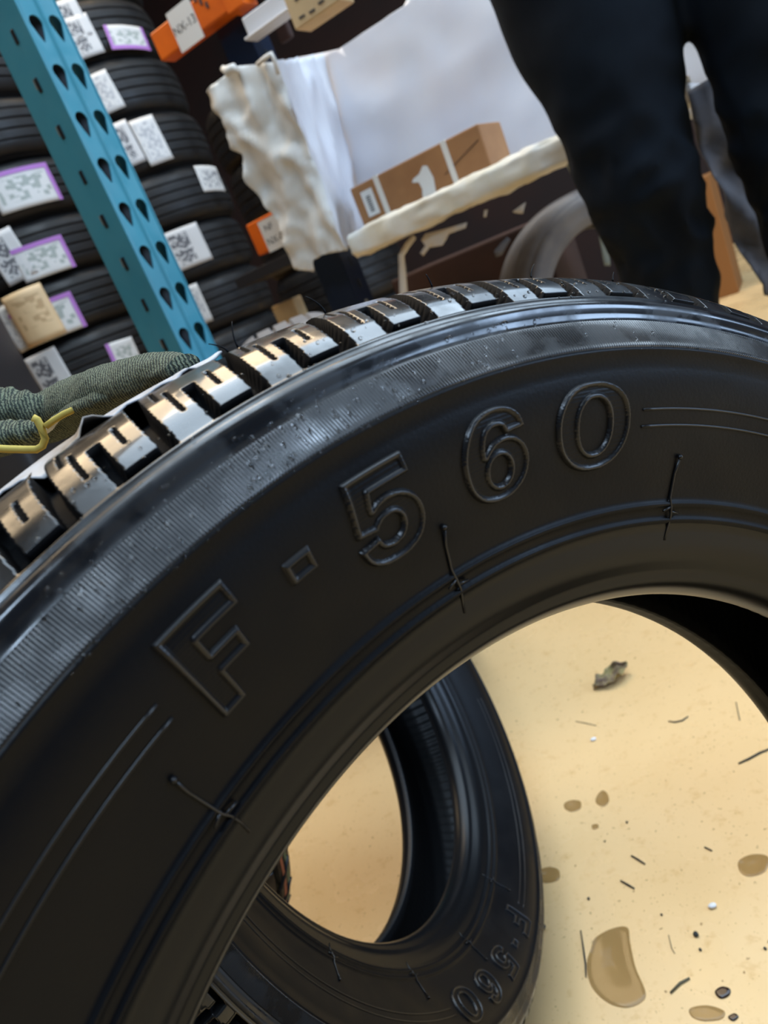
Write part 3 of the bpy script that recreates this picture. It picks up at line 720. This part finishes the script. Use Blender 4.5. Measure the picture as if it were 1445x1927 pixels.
# white upper lip and carton with writing at the top of the frame
wl_ = on_rack(520, 20, .06)
ul = MB().box(wl_+D*.25+UP*.0, (.66, .03, .045), D, NF, UP); ul.box(wl_+D*.25-UP*.022+NF*.012, (.66, .05, .006), D, NF, UP)
prop(ul.build('shelf_rail', M_white, None, False, .003), 'white metal shelf rail cut by the top edge of the photo', 'shelf rail')
cb = on_rack(556, 58, .17)
carton = empty('carton', cb, 'tan carton with faint writing at the top edge, beside the white shelf rail', 'box')
MB().box(D*.0575-NF*.03+UP*.0575, (.115, .06, .115), D, NF, UP).build('box_body', M_cardpale, carton, False, .003)
for q, (dx, dz_) in enumerate(((.03, .045), (.055, .05), (.08, .045), (.025, .014), (.05, .012), (.075, .016))):
    MB().box(D*dx+UP*dz_+NF*.0008, (.014, .001, .004), D, NF, UP).build('printed_mark', M_ink, carton)
hk = on_rack(520, 45, .0)
prop(MB().box(hk-NF*.02, (.035, .02, .07), D, NF, UP).build('hanging_tag', M_brown, None, False, .006), 'small dark tag hanging under the white shelf rail', 'tag')

# ------------------------------------------------------------------ crumpled sheets
def inside_poly(p, poly):
    r = False
    for i in range(len(poly)):
        a, b = poly[i], poly[i-1]
        if (a[1] > p[1]) != (b[1] > p[1]) and p[0] < (b[0]-a[0])*(p[1]-a[1])/(b[1]-a[1])+a[0]: r = not r
    return r
def sheet(name, poly, step, depth, mat, b0=0., thick=.002, seed=0, fold=(0, 0), parent=None, P0=None, Dv=None, Nv=None, fq=(9, 6)):
    """cloth cut from an outline in (along, height) metres and crumpled out of its plane."""
    P0 = P2 if P0 is None else P0; Dv = D if Dv is None else Dv; Nv = NF if Nv is None else Nv
    bm = bmesh.new(); vs = [bm.verts.new((p[0], p[1], 0)) for p in poly]; bm.faces.new(vs)
    xs = [p[0] for p in poly]; ys = [p[1] for p in poly]
    for ax, lo, hi in ((0, min(xs), max(xs)), (1, min(ys), max(ys))):
        n = int((hi-lo)/step)
        for i in range(1, n):
            c = lo+(hi-lo)*i/n; co = (c, 0, 0) if ax == 0 else (0, c, 0); no = (1, 0, 0) if ax == 0 else (0, 1, 0)
            bmesh.ops.bisect_plane(bm, geom=bm.verts[:]+bm.edges[:]+bm.faces[:], plane_co=co, plane_no=no)
    for v_ in bm.verts:
        a, z = v_.co.x, v_.co.y; q = Vector((a*fq[0]+.6*z, z*fq[1], seed))
        rid = 1-abs(noise.noise(q))*2; rid2 = 1-abs(noise.noise(Vector((a*24+z*6, z*17, seed+4))))*2
        rid3 = 1-abs(noise.noise(Vector((a*55+z*9, z*31, seed+8))))*2
        b = b0+depth*(.75*rid+.28*rid2+.10*rid3-.55)+fold[0]*math.sin(a*fold[1])
        p = P0+a*Dv+b*Nv+z*UP; v_.co = p
    me = bpy.data.meshes.new(name); bm.to_mesh(me); bm.free()
    o = link(name, me, mat, parent); o.modifiers.new('t', 'SOLIDIFY').thickness = thick
    return o
def az_(px, py, b=0.):
    p = on_rack(px, py, b)-P2; return (float(p@D), float(p[2]))
# white liner: back panel of the shelf bay and its left side
pts = [(515, 118), (640, 92), (760, 12), (800, -60), (1340, -200), (1340, 210), (1100, 300), (690, 450)]
back = [az_(x, y, -.34) for x, y in pts]
prop(sheet('liner_sheet', back, .03, .012, M_panel, -.34, seed=3), 'smooth white liner sheet hanging behind the cardboard box on the shelf', 'sheet')
# side fold of the liner: runs from the front drape back to the panel
def quadgrid(name, c00, c10, c11, c01, nx, ny, depth, mat, seed, nrm, parent=None, thick=.002, fx=6, fy=4):
    P = np.zeros((nx, ny, 3)); c00, c10, c11, c01 = map(np.array, (c00, c10, c11, c01)); nrm = np.array(nrm)
    for i in range(nx):
        for j in range(ny):
            u, v_ = i/(nx-1), j/(ny-1); p = c00*(1-u)*(1-v_)+c10*u*(1-v_)+c11*u*v_+c01*(1-u)*v_
            rid = 1-abs(noise.noise(Vector((u*fx, v_*fy, seed))))*2
            P[i, j] = p+nrm*depth*(rid-.5)
    o = link(name, gridmesh(name, P), mat, parent); o.modifiers.new('t', 'SOLIDIFY').thickness = thick; return o
dr = empty('plastic_drape', P2, 'crumpled white plastic sheet draped over the navy post at the left end of the shelf', 'plastic sheet')
outl = [(392, 172), (432, 128), (470, 122), (520, 118), (548, 190), (585, 300), (625, 400), (655, 470), (612, 478), (588, 490), (590, 512), (556, 505), (545, 480), (535, 440), (500, 395), (465, 340), (455, 290), (440, 280), (425, 225), (408, 205)]
loc = [az_(x, y, .10) for x, y in outl]
sheet('front_fold', loc, .009, .034, M_plastic, .10, seed=1.7, parent=dr, P0=np.zeros(3), fq=(15, 4.5))
a_, b_ = on_rack(508, 120, .085)-P2, on_rack(640, 474, .085)-P2; c_, d_ = on_rack(693, 452, -.33)-P2, on_rack(600, 104, -.33)-P2
quadgrid('side_fold', a_, d_, c_, b_, 30, 40, .03, M_panel, 5.2, D, dr, fx=5, fy=2)
tie = [on_rack(x, y, .12)-P2 for x, y in ((484, 122), (500, 108), (511, 101), (516, 112), (524, 140))]
MB().tube(tie, .005, 6).build('tie_strip', M_plastic, dr, True)
knot = [on_rack(x, y, .12)-P2 for x, y in ((418, 128), (428, 135), (440, 128), (448, 136))]
MB().tube(knot, [.006, .012, .010, .005], 7).build('knot', M_plastic, dr, True)

# ------------------------------------------------------------------ shelf and the cardboard box on it
zb = on_rack(860, 401, .08)[2]; a0 = az_(668, 488, .08)[0]; aend = az_(1300, 200, .08)[0]
zt = zb+.058
sh = empty('shelf', rk(a0, 0, zb), 'white plastic wrapped shelf carrying the cardboard box', 'shelf')
n1, n2 = 110, 28; P = np.zeros((n1, n2, 3)); Ls = aend-a0
for i in range(n1):
    u = i/(n1-1)*Ls
    for j in range(n2):
        w = 2*math.pi*j/n2; c, s = math.cos(w), math.sin(w)
        y = .05*(abs(c)**.35)*(1 if c > 0 else -1); z = .029*(abs(s)**.45)*(1 if s > 0 else -1)
        d_ = noise.noise(Vector((u*14, c*2, s*2)))*.006+noise.noise(Vector((u*45, c*3, s*3)))*.003
        P[i, j] = D*u+NF*(.03+y+d_*c)+UP*(.029+z*(1+.12*noise.noise(Vector((u*6, 3, 1))))+d_*s)
link('wrapped_edge', gridmesh('wrapped_edge', P, closev=True), M_lip, sh)
MB().box(D*Ls/2-NF*.135+UP*.029, (Ls, .28, .03), D, NF, UP).build('board', M_white, sh, False, .002)
bx = empty('cardboard_box', rk(az_(686, 430, -.02)[0], -.02, zt), 'long brown cardboard box with two white straps lying on the white shelf', 'box')
BL_ = np.linalg.norm((on_rack(935, 332, -.02)-on_rack(688, 430, -.02))[:2]); BH = on_rack(660, 355, -.02)[2]-zt
MB().box(D*BL_/2-NF*.075+UP*BH/2, (BL_, .15, BH), D, NF, UP).build('box_body', M_card, bx, False, .004)
for q in (.215, .745):
    mb = MB(); mb.box(D*BL_*q-NF*.075+UP*BH/2, (.013, .153, BH+.003), D, NF, UP); mb.build('strap', M_strap, bx, False, .0006)
mb = MB().box(D*BL_*.115+UP*BH*.50+NF*.0012, (.032, .001, BH*.62), D, NF, UP); al = mb.build('address_label', M_paper, bx)
for q in range(8): MB().box(D*BL_*.115+UP*BH*(.30+.05*q)+NF*.0020, (.012, .0008, .0022), D, NF, UP).build('print_line', M_ink, al)
tear = [(.0, .0), (.035, -.002), (.041, .03), (.036, .058), (.026, .062), (.012, .05), (-.006, .046), (-.012, .040), (.004, .034), (.006, .018)]
mb = MB(); base = D*BL_*.49+UP*.006+NF*.0015
mb.add([base+D*x+UP*y for x, y in tear]+[base+D*x+UP*y-NF*.001 for x, y in tear], [tuple(range(10)), tuple(range(19, 9, -1))]+[(i, (i+1) % 10, 10+(i+1) % 10, 10+i) for i in range(10)])
mb.build('torn_patch', M_paper, bx)
mb = MB().box(D*BL_*.83+UP*BH*.5+NF*.0008, (BL_*.3, .0008, .0016), (D+UP*.35)/np.linalg.norm(D+UP*.35), NF, np.cross(D, NF)*-1); mb.build('crease', M_brown, bx)
# torn wrap hanging below the shelf: separate scraps
def scrap(poly, label, b=.04, mat=None, depth=.012, nm='wrap_scrap', seed=2):
    o = sheet(nm, [az_(x, y, b) for x, y in poly], .01, depth, mat or M_scrap, b, .0015, seed); return prop(o, label, 'scrap')
scrap([(792, 452), (800, 440), (832, 432), (880, 418), (878, 428), (845, 440), (832, 462), (808, 466), (796, 482), (790, 476), (800, 462)], 'ragged white scrap of wrap hanging under the middle of the shelf')
scrap([(964, 398), (990, 380), (984, 402), (974, 402), (966, 400)], 'small yellowish flap of wrap under the shelf beside the worn tyre', seed=4)
scrap([(930, 472), (955, 445), (962, 450), (945, 480), (934, 484)], 'thin grey sliver of wrap dangling just left of the worn tyre', .02, M_greycloth, seed=5)
scrap([(912, 395), (918, 394), (916, 408), (911, 408)], 'tiny white shred of wrap under the shelf', seed=6)
st_ = [on_rack(x, y, .03) for x, y in ((779, 446), (766, 462), (755, 480), (757, 510), (759, 548), (762, 600))]
prop(MB().tube(st_, [.006, .007, .008, .009, .010, .010], 6).build('wrap_strip', M_scrap, None, True), 'pale twisted plastic strip hanging straight down under the shelf', 'strip')
# things stored under the shelf
uc2 = on_rack(880, 480, -.55); 
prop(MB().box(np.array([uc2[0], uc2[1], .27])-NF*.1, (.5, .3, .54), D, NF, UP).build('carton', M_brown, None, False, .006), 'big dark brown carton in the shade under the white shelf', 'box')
kb = on_rack(548, 590, -.25)
cs = MB().box((kb[0], kb[1], kb[2]-.16), (.085, .05, .40), D, NF, UP).build('cardboard_offcut', M_cardpale, None, False, .004); cs.rotation_euler = (0, 0, 0)
prop(cs, 'pale cardboard offcut standing behind the grey ribbed tyre', 'cardboard')
# hanging grey cloth and clear wrap near the person
gy = 1.40
def gp(x, y): p = at(x, y, gy); return (float(p[0]), float(p[2]))
gc = sheet('grey_cloth', [gp(x, y) for x, y in ((1286, 176), (1330, 150), (1460, 160), (1480, 560), (1440, 556), (1420, 520), (1395, 480), (1372, 415), (1350, 350), (1318, 290), (1300, 235))], .014, .035, M_greycloth, 0, seed=9,
           P0=np.array([0, gy, 0]), Dv=np.array([1., 0, 0]), Nv=np.array([0, -1., 0]))
prop(gc, 'wrinkled grey cloth hanging behind the gap between the trouser legs', 'cloth')
cy = 1.63
def cp(x, y): p = at(x, y, cy); return (float(p[0]), float(p[2]))
cw = sheet('clear_wrap', [cp(x, y) for x, y in ((1058, 296), (1085, 310), (1120, 372), (1148, 405), (1155, 440), (1178, 510), (1195, 560), (1172, 520), (1150, 455), (1142, 442), (1148, 500), (1136, 500), (1122, 440), (1108, 390), (1090, 352))], .010, .02, M_clear, 0, seed=12,
           P0=np.array([0, cy, 0]), Dv=np.array([1., 0, 0]), Nv=np.array([0, -1., 0]), thick=.001)
prop(cw, 'cloudy strip of clear wrap hanging beside the left trouser leg', 'plastic strip')
ab = atz(1352, 560); ab2 = at(1352, 500, ab[1])
prop(MB().box((ab[0]-.02, ab[1]+.1, .22), (.30, .2, .44), D, NF, UP).build('carton', M_amber, None, False, .004), 'amber cardboard carton on the floor behind the gap between the trouser legs', 'box')

# ------------------------------------------------------------------ person in navy trousers
per = empty('person', (.66, 1.27, 0), 'person standing in loose navy work trousers, seen from thigh to shin', 'person')
def leg_rings(spec, n=44, seed=0):
    """spec: (z, x, y, rx, ry) from top to hem, world metres -> dense rings with cloth folds."""
    S = np.array(spec); zz = np.linspace(S[0, 0], S[-1, 0], 110); P = np.zeros((110, n, 3))
    for i, z in enumerate(zz):
        x, y, rx, ry = [np.interp(-z, -S[:, 0], S[:, k]) for k in (1, 2, 3, 4)]
        for k in range(n):
            a = 2*math.pi*k/n; c, s = math.cos(a), math.sin(a)
            q = noise.noise(Vector((c*1.3+seed, s*1.3, z*9)))
            kn = math.exp(-((z-.50)/.16)**2)
            d_ = .010*q+.012*kn*(1-abs(noise.noise(Vector((c*1.8+seed, s*1.8+z*5, z*19))))*2.4)
            d_ += .012*math.exp(-((z-.12)/.09)**2)*math.sin(z*150+3*c)*.6
            P[i, k] = (x+(rx+d_)*c, y+(ry+d_)*s, z)
    return P
LG = leg_rings([(.98, .590, 1.30, .135, .125), (.84, .580, 1.28, .128, .115), (.76, .577, 1.26, .119, .105), (.69, .574, 1.25, .104, .098), (.61, .567, 1.24, .087, .092), (.535, .569, 1.235, .079, .088), (.45, .580, 1.25, .073, .085), (.34, .579, 1.27, .062, .085), (.16, .582, 1.285, .072, .09), (.04, .586, 1.29, .078, .10)], seed=1)
RG = leg_rings([(.98, .80, 1.27, .135, .125), (.84, .808, 1.23, .122, .115), (.76, .808, 1.20, .120, .105), (.69, .806, 1.18, .118, .10), (.62, .800, 1.17, .114, .10), (.54, .797, 1.16, .106, .095), (.42, .803, 1.17, .096, .09), (.30, .812, 1.18, .090, .09), (.16, .816, 1.19, .086, .09), (.04, .82, 1.20, .086, .10)], seed=7)
HP = []
for i in range(24):
    u = i/23; z = .86+.26*u; HP.append([(.69+(.235-.03*u)*math.cos(2*math.pi*k/44), 1.285+(.135-.01*u)*math.sin(2*math.pi*k/44), z) for k in range(44)])
def solid(P):
    nu, nv = P.shape[:2]; f = [(i*nv+k, i*nv+(k+1) % nv, (i+1)*nv+(k+1) % nv, (i+1)*nv+k) for i in range(nu-1) for k in range(nv)]
    f += [tuple(range(nv-1, -1, -1)), tuple((nu-1)*nv+k for k in range(nv))]; return P.reshape(-1, 3), f
mb = MB()
off = np.array([.66, 1.27, 0])
for P in (LG, RG, np.array(HP)): mb.add(solid(P)[0]-off, solid(P)[1])
tro = mb.build('trousers', M_trouser, per, True)
rm = tro.modifiers.new('r', 'REMESH'); rm.mode = 'VOXEL'; rm.voxel_size = .0075; rm.use_smooth_shade = True
smo = tro.modifiers.new('s', 'SMOOTH'); smo.iterations = 3; smo.factor = .5
for (fx, fy) in ((.588, 1.235), (.82, 1.145)):
    P = np.zeros((20, 24, 3))
    for i in range(20):
        u = i/19; y = fy+.13-.30*u; wdt = .052*(math.sin(math.pi*min(1, max(.04, (u*.94+.05))))**.4); hh = .085*(1-u)**.7+.045*min(1, (1-u)*6+.15)
        for k in range(24):
            a = 2*math.pi*k/24; c, s = math.cos(a), math.sin(a)
            P[i, k] = (fx+wdt*c, y, max(.0, hh*.5+hh*.5*(abs(s)**.7)*(1 if s > 0 else -1)))
    v_, f_ = solid(P); MB().add(v_-off, f_).build('shoe', M_shoe, per, True)

# ------------------------------------------------------------------ glove and dark panel at the left
g0 = at(150, 765, .40)
gl = empty('work_glove', g0, 'dark green knitted work glove with yellow trim lying behind the nearest tyre', 'glove')
def gpt(x, y, Y): return at(x, y, Y)-g0
def lump(name, path, rads, mat, flat=.6, n=28, parent=None):
    """soft flattened tube along a path with wool-like unevenness."""
    pts = np.array(path); m = 90; t = np.linspace(0, 1, m); k = np.linspace(0, 1, len(pts))
    C_ = np.stack([np.interp(t, k, pts[:, i]) for i in range(3)], 1)
    for _ in range(10): C_[1:-1] = (C_[:-2]+C_[1:-1]*2+C_[2:])/4
    R_ = np.interp(t, k, rads); P = np.zeros((m, n, 3))
    for i in range(m):
        tg = C_[min(i+1, m-1)]-C_[max(i-1, 0)]; tg /= np.linalg.norm(tg); a = np.cross(tg, UP); a /= np.linalg.norm(a); b = np.cross(a, tg)
        for q in range(n):
            w = 2*math.pi*q/n; d_ = 1+.13*noise.noise(Vector((i*.13, math.cos(w)*1.5, math.sin(w)*1.5+len(path))))+.05*noise.noise(Vector((i*.5, math.cos(w)*4, math.sin(w)*4)))
            P[i, q] = C_[i]+R_[i]*d_*(math.cos(w)*a+flat*math.sin(w)*b)
    v_, f_ = solid(P); return MB().add(v_, f_).build(name, mat, parent, True)
lump('palm', [gpt(345, 688, .275), gpt(290, 703, .31), gpt(220, 727, .35), gpt(150, 757, .39), gpt(70, 792, .42), gpt(-30, 815, .44)], [.006, .012, .018, .021, .021, .022], M_knit, .62, parent=gl)
lump('thumb', [gpt(120, 775, .385), gpt(60, 778, .38), gpt(10, 778, .38), gpt(-50, 775, .38)], [.008, .012, .014, .014], M_knit, .85, parent=gl)
lump('cuff', [gpt(78, 803, .352), gpt(52, 814, .352), gpt(15, 822, .352), gpt(-50, 826, .352)], [.005, .009, .0115, .012], M_knit, .62, parent=gl)
lump('cuff_flap', [gpt(105, 788, .36), gpt(150, 766, .345), gpt(200, 748, .33), gpt(250, 735, .315)], [.003, .006, .007, .003], M_knit, .6, parent=gl)
MB().tube([gpt(x, y, .338) for x, y in ((-30, 842), (10, 845), (45, 846), (68, 846), (80, 839), (85, 825), (78, 806), (70, 790), (62, 786))], .0017, 7).build('trim', M_yellow, gl, True)
MB().tube([gpt(x, y, .338) for x, y in ((86, 802), (102, 790), (120, 779), (145, 768), (170, 763), (200, 761), (235, 753))], .0015, 7).build('trim', M_yellow, gl, True)
lump('lining', [gpt(80, 817, .35), gpt(92, 804, .35), gpt(106, 790, .35)], [.003, .0045, .003], M_paper, .4, 14, gl)
pc_ = at(38, 650, 1.88)
dp = MB().box((pc_[0]-.25, 1.75, .53), (.5, .26, 1.06), (1, 0, 0), (0, 1, 0), UP).build('storage_bin', M_darkplastic, None, True, .03, 4)
prop(dp, 'dark grey plastic bin at the left edge in front of the stacked tyres', 'bin')

# ------------------------------------------------------------------ floor litter
def curl(pts, r, label, nm='twig', cat='twig', mat=None):
    P = [atz(x, y)+np.array([0, 0, r*.9]) for x, y in pts]; m = len(P)
    return prop(MB().tube(P, [r*(.4+.6*math.sin(math.pi*(i+.6)/(m+.2))) for i in range(m)], 6).build(nm, mat or M_twig, None, True), label, cat)
curl([(1258, 1358), (1270, 1360), (1284, 1357), (1295, 1349)], .0009, 'thin curved dark splinter on the floor right of the crumpled leaf', mat=M_speck)
curl([(1390, 1438), (1410, 1429), (1430, 1418), (1450, 1410)], .0011, 'dark twig at the right edge of the photo on the floor', mat=M_speck)
curl([(1083, 1358), (1100, 1361), (1122, 1366)], .0005, 'very thin pale fibre on the floor below the crumpled leaf')
curl([(1385, 1322), (1392, 1356)], .0006, 'short thin straight fibre on the floor above the right edge twig')
curl([(1188, 1611), (1200, 1618), (1214, 1627)], .0009, 'upper of two short dark splinters in the middle of the floor', mat=M_speck)
curl([(1168, 1658), (1180, 1665), (1194, 1673)], .0009, 'lower of two short dark splinters in the middle of the floor', mat=M_speck)
curl([(1326, 1595), (1340, 1602)], .0008, 'tiny dark splinter on the floor far right of the two short ones', mat=M_speck)
curl([(1093, 1752), (1098, 1785), (1102, 1815), (1103, 1840)], .0008, 'long thin dark splinter beside the large amber puddle', mat=M_speck)
curl([(1262, 1870), (1280, 1852), (1298, 1842)], .0011, 'grey green straw on the floor left of the dark spill')
curl([(1258, 1760), (1264, 1785), (1270, 1795)], .0004, 'hair thin curved fibre right of the large amber puddle')
for x, y, r, lab in ((1310, 1760, .0022, 'dark rubber crumb right of the large amber puddle'), (1318, 1788, .0012, 'small dark crumb below the larger one right of the puddle'), (1108, 1692, .0013, 'small dark crumb above the large amber puddle'),
                     (1245, 1722, .0010, 'dark crumb up and right of the amber puddle'), (1180, 1548, .0012, 'dark crumb beside the small wet spots'), (1138, 1584, .0009, 'dark crumb under the small wet spots'), (1022, 1747, .0028, 'black rubber nib on the floor touching the leaning tyre'),
                     (1440, 1786, .0012, 'dark crumb at the right edge of the photo')):
    p = atz(x, y); bm = bmesh.new(); bmesh.ops.create_icosphere(bm, subdivisions=2, radius=r)
    for v_ in bm.verts: v_.co = Vector((v_.co.x*(1+.3*noise.noise(v_.co*900)), v_.co.y*1.2, v_.co.z*.7+r*.68))
    me = bpy.data.meshes.new('rubber_crumb'); bm.to_mesh(me); bm.free(); o = link('rubber_crumb', me, M_speck); o.location = p; prop(o, lab, 'crumb')
for x, y, lab in ((1117, 1393, 'white foam bit on the floor below the crumpled leaf'), (1341, 1707, 'white foam bit on the floor at the far right of the puddle')):
    p = atz(x, y); bm = bmesh.new(); bmesh.ops.create_icosphere(bm, subdivisions=2, radius=.0028)
    for v_ in bm.verts: v_.co = Vector((v_.co.x*1.3, v_.co.y*.9, v_.co.z*.6+.0017))*(1+.2*noise.noise(v_.co*700))
    me = bpy.data.meshes.new('foam_bit'); bm.to_mesh(me); bm.free(); o = link('foam_bit', me, M_whitebit); o.location = p; prop(o, lab, 'foam bit')
# crumpled leaf
lf = atz(1152, 1282); P = np.zeros((30, 20, 3))
for i in range(30):
    for j in range(20):
        u, q = i/29*2-1, j/19*2-1; wv_ = (1-abs(u)**2.2)*.014*(1+.35*noise.noise(Vector((u*3, q*2, 1))))
        z = .006+.008*noise.noise(Vector((u*2.6, q*2.2, 7)))+.005*abs(q)+.004*u
        P[i, j] = (u*.026+.004*noise.noise(Vector((u*3, q*3, 2))), q*wv_, max(.0006, z))
lo_ = link('dry_leaf', gridmesh('dry_leaf', P), M_leaf); lo_.location = lf; lo_.rotation_euler = (0, 0, .1); lo_.modifiers.new('t', 'SOLIDIFY').thickness = .0006
prop(lo_, 'crumpled brown green dry leaf on the floor inside the nearest tyre hole', 'leaf')
# puddles
def puddle(pts, label, mat=None, h=.0007, nm='puddle'):
    c = np.mean([atz(*p) for p in pts], 0); ring = cr([tuple((atz(*p)-c)[:2]) for p in pts], 6); m = len(ring)
    prof = ((1, .00004), (.985, h*.45), (.95, h*.8), (.85, h), (.5, h), (0.02, h)); v_ = []; f_ = []
    for k, hh in prof: v_ += [(x*k, y*k, hh) for x, y in ring]
    for i in range(len(prof)-1): f_ += [(i*m+k, i*m+(k+1) % m, (i+1)*m+(k+1) % m, (i+1)*m+k) for k in range(m)]
    f_.append(tuple((len(prof)-1)*m+k for k in range(m)))
    v_ += [(x, y, .00002) for x, y in ring]; f_ += [(k, (k+1) % m, len(prof)*m+(k+1) % m, len(prof)*m+k) for k in range(m)]; f_.append(tuple(len(prof)*m+k for k in range(m)))
    o = MB().add(v_, f_).build(nm, mat or M_amberwater, None, True); o.location = c; return prop(o, label, 'puddle')
M_amberwater = newmat('amber_water', (.46, .27, .085), .06, Alpha=.46)
puddle([(1120, 1765), (1150, 1748), (1180, 1745), (1186, 1775), (1196, 1820), (1215, 1868), (1205, 1888), (1175, 1897), (1140, 1885), (1112, 1855), (1104, 1815), (1112, 1785)], 'large amber water puddle on the floor right of the leaning tyre')
puddle([(1062, 1512), (1075, 1506), (1092, 1508), (1092, 1522), (1076, 1528), (1063, 1522)], 'small round amber wet spot right of the leaning tyre')
puddle([(1122, 1500), (1132, 1488), (1142, 1492), (1146, 1508), (1136, 1518), (1122, 1512)], 'small amber wet spot beside the round one')
puddle([(1298, 1898), (1330, 1892), (1362, 1902), (1358, 1918), (1325, 1922), (1302, 1914)], 'shallow amber puddle at the lower right below the dark spill')
puddle([(1114, 1553), (1124, 1551), (1126, 1558), (1116, 1561)], 'tiny amber drop under the two wet spots')
puddle([(1390, 1620), (1415, 1608), (1445, 1612), (1440, 1640), (1410, 1650), (1392, 1640)], 'faint amber wet patch at the right edge of the photo')
puddle([(1012, 1640), (1030, 1632), (1050, 1636), (1052, 1655), (1030, 1662), (1014, 1656)], 'amber wet patch on the floor against the leaning tyre')
puddle([(1345, 1868), (1358, 1858), (1374, 1862), (1372, 1874), (1356, 1880)], 'dark glossy spill on the floor at the lower right', M_grime, .0016, 'dark_spill')
puddle([(1370, 1915), (1382, 1908), (1390, 1914), (1380, 1922)], 'small dark glossy spill at the bottom edge, lower right', M_grime, .0012, 'dark_spill')
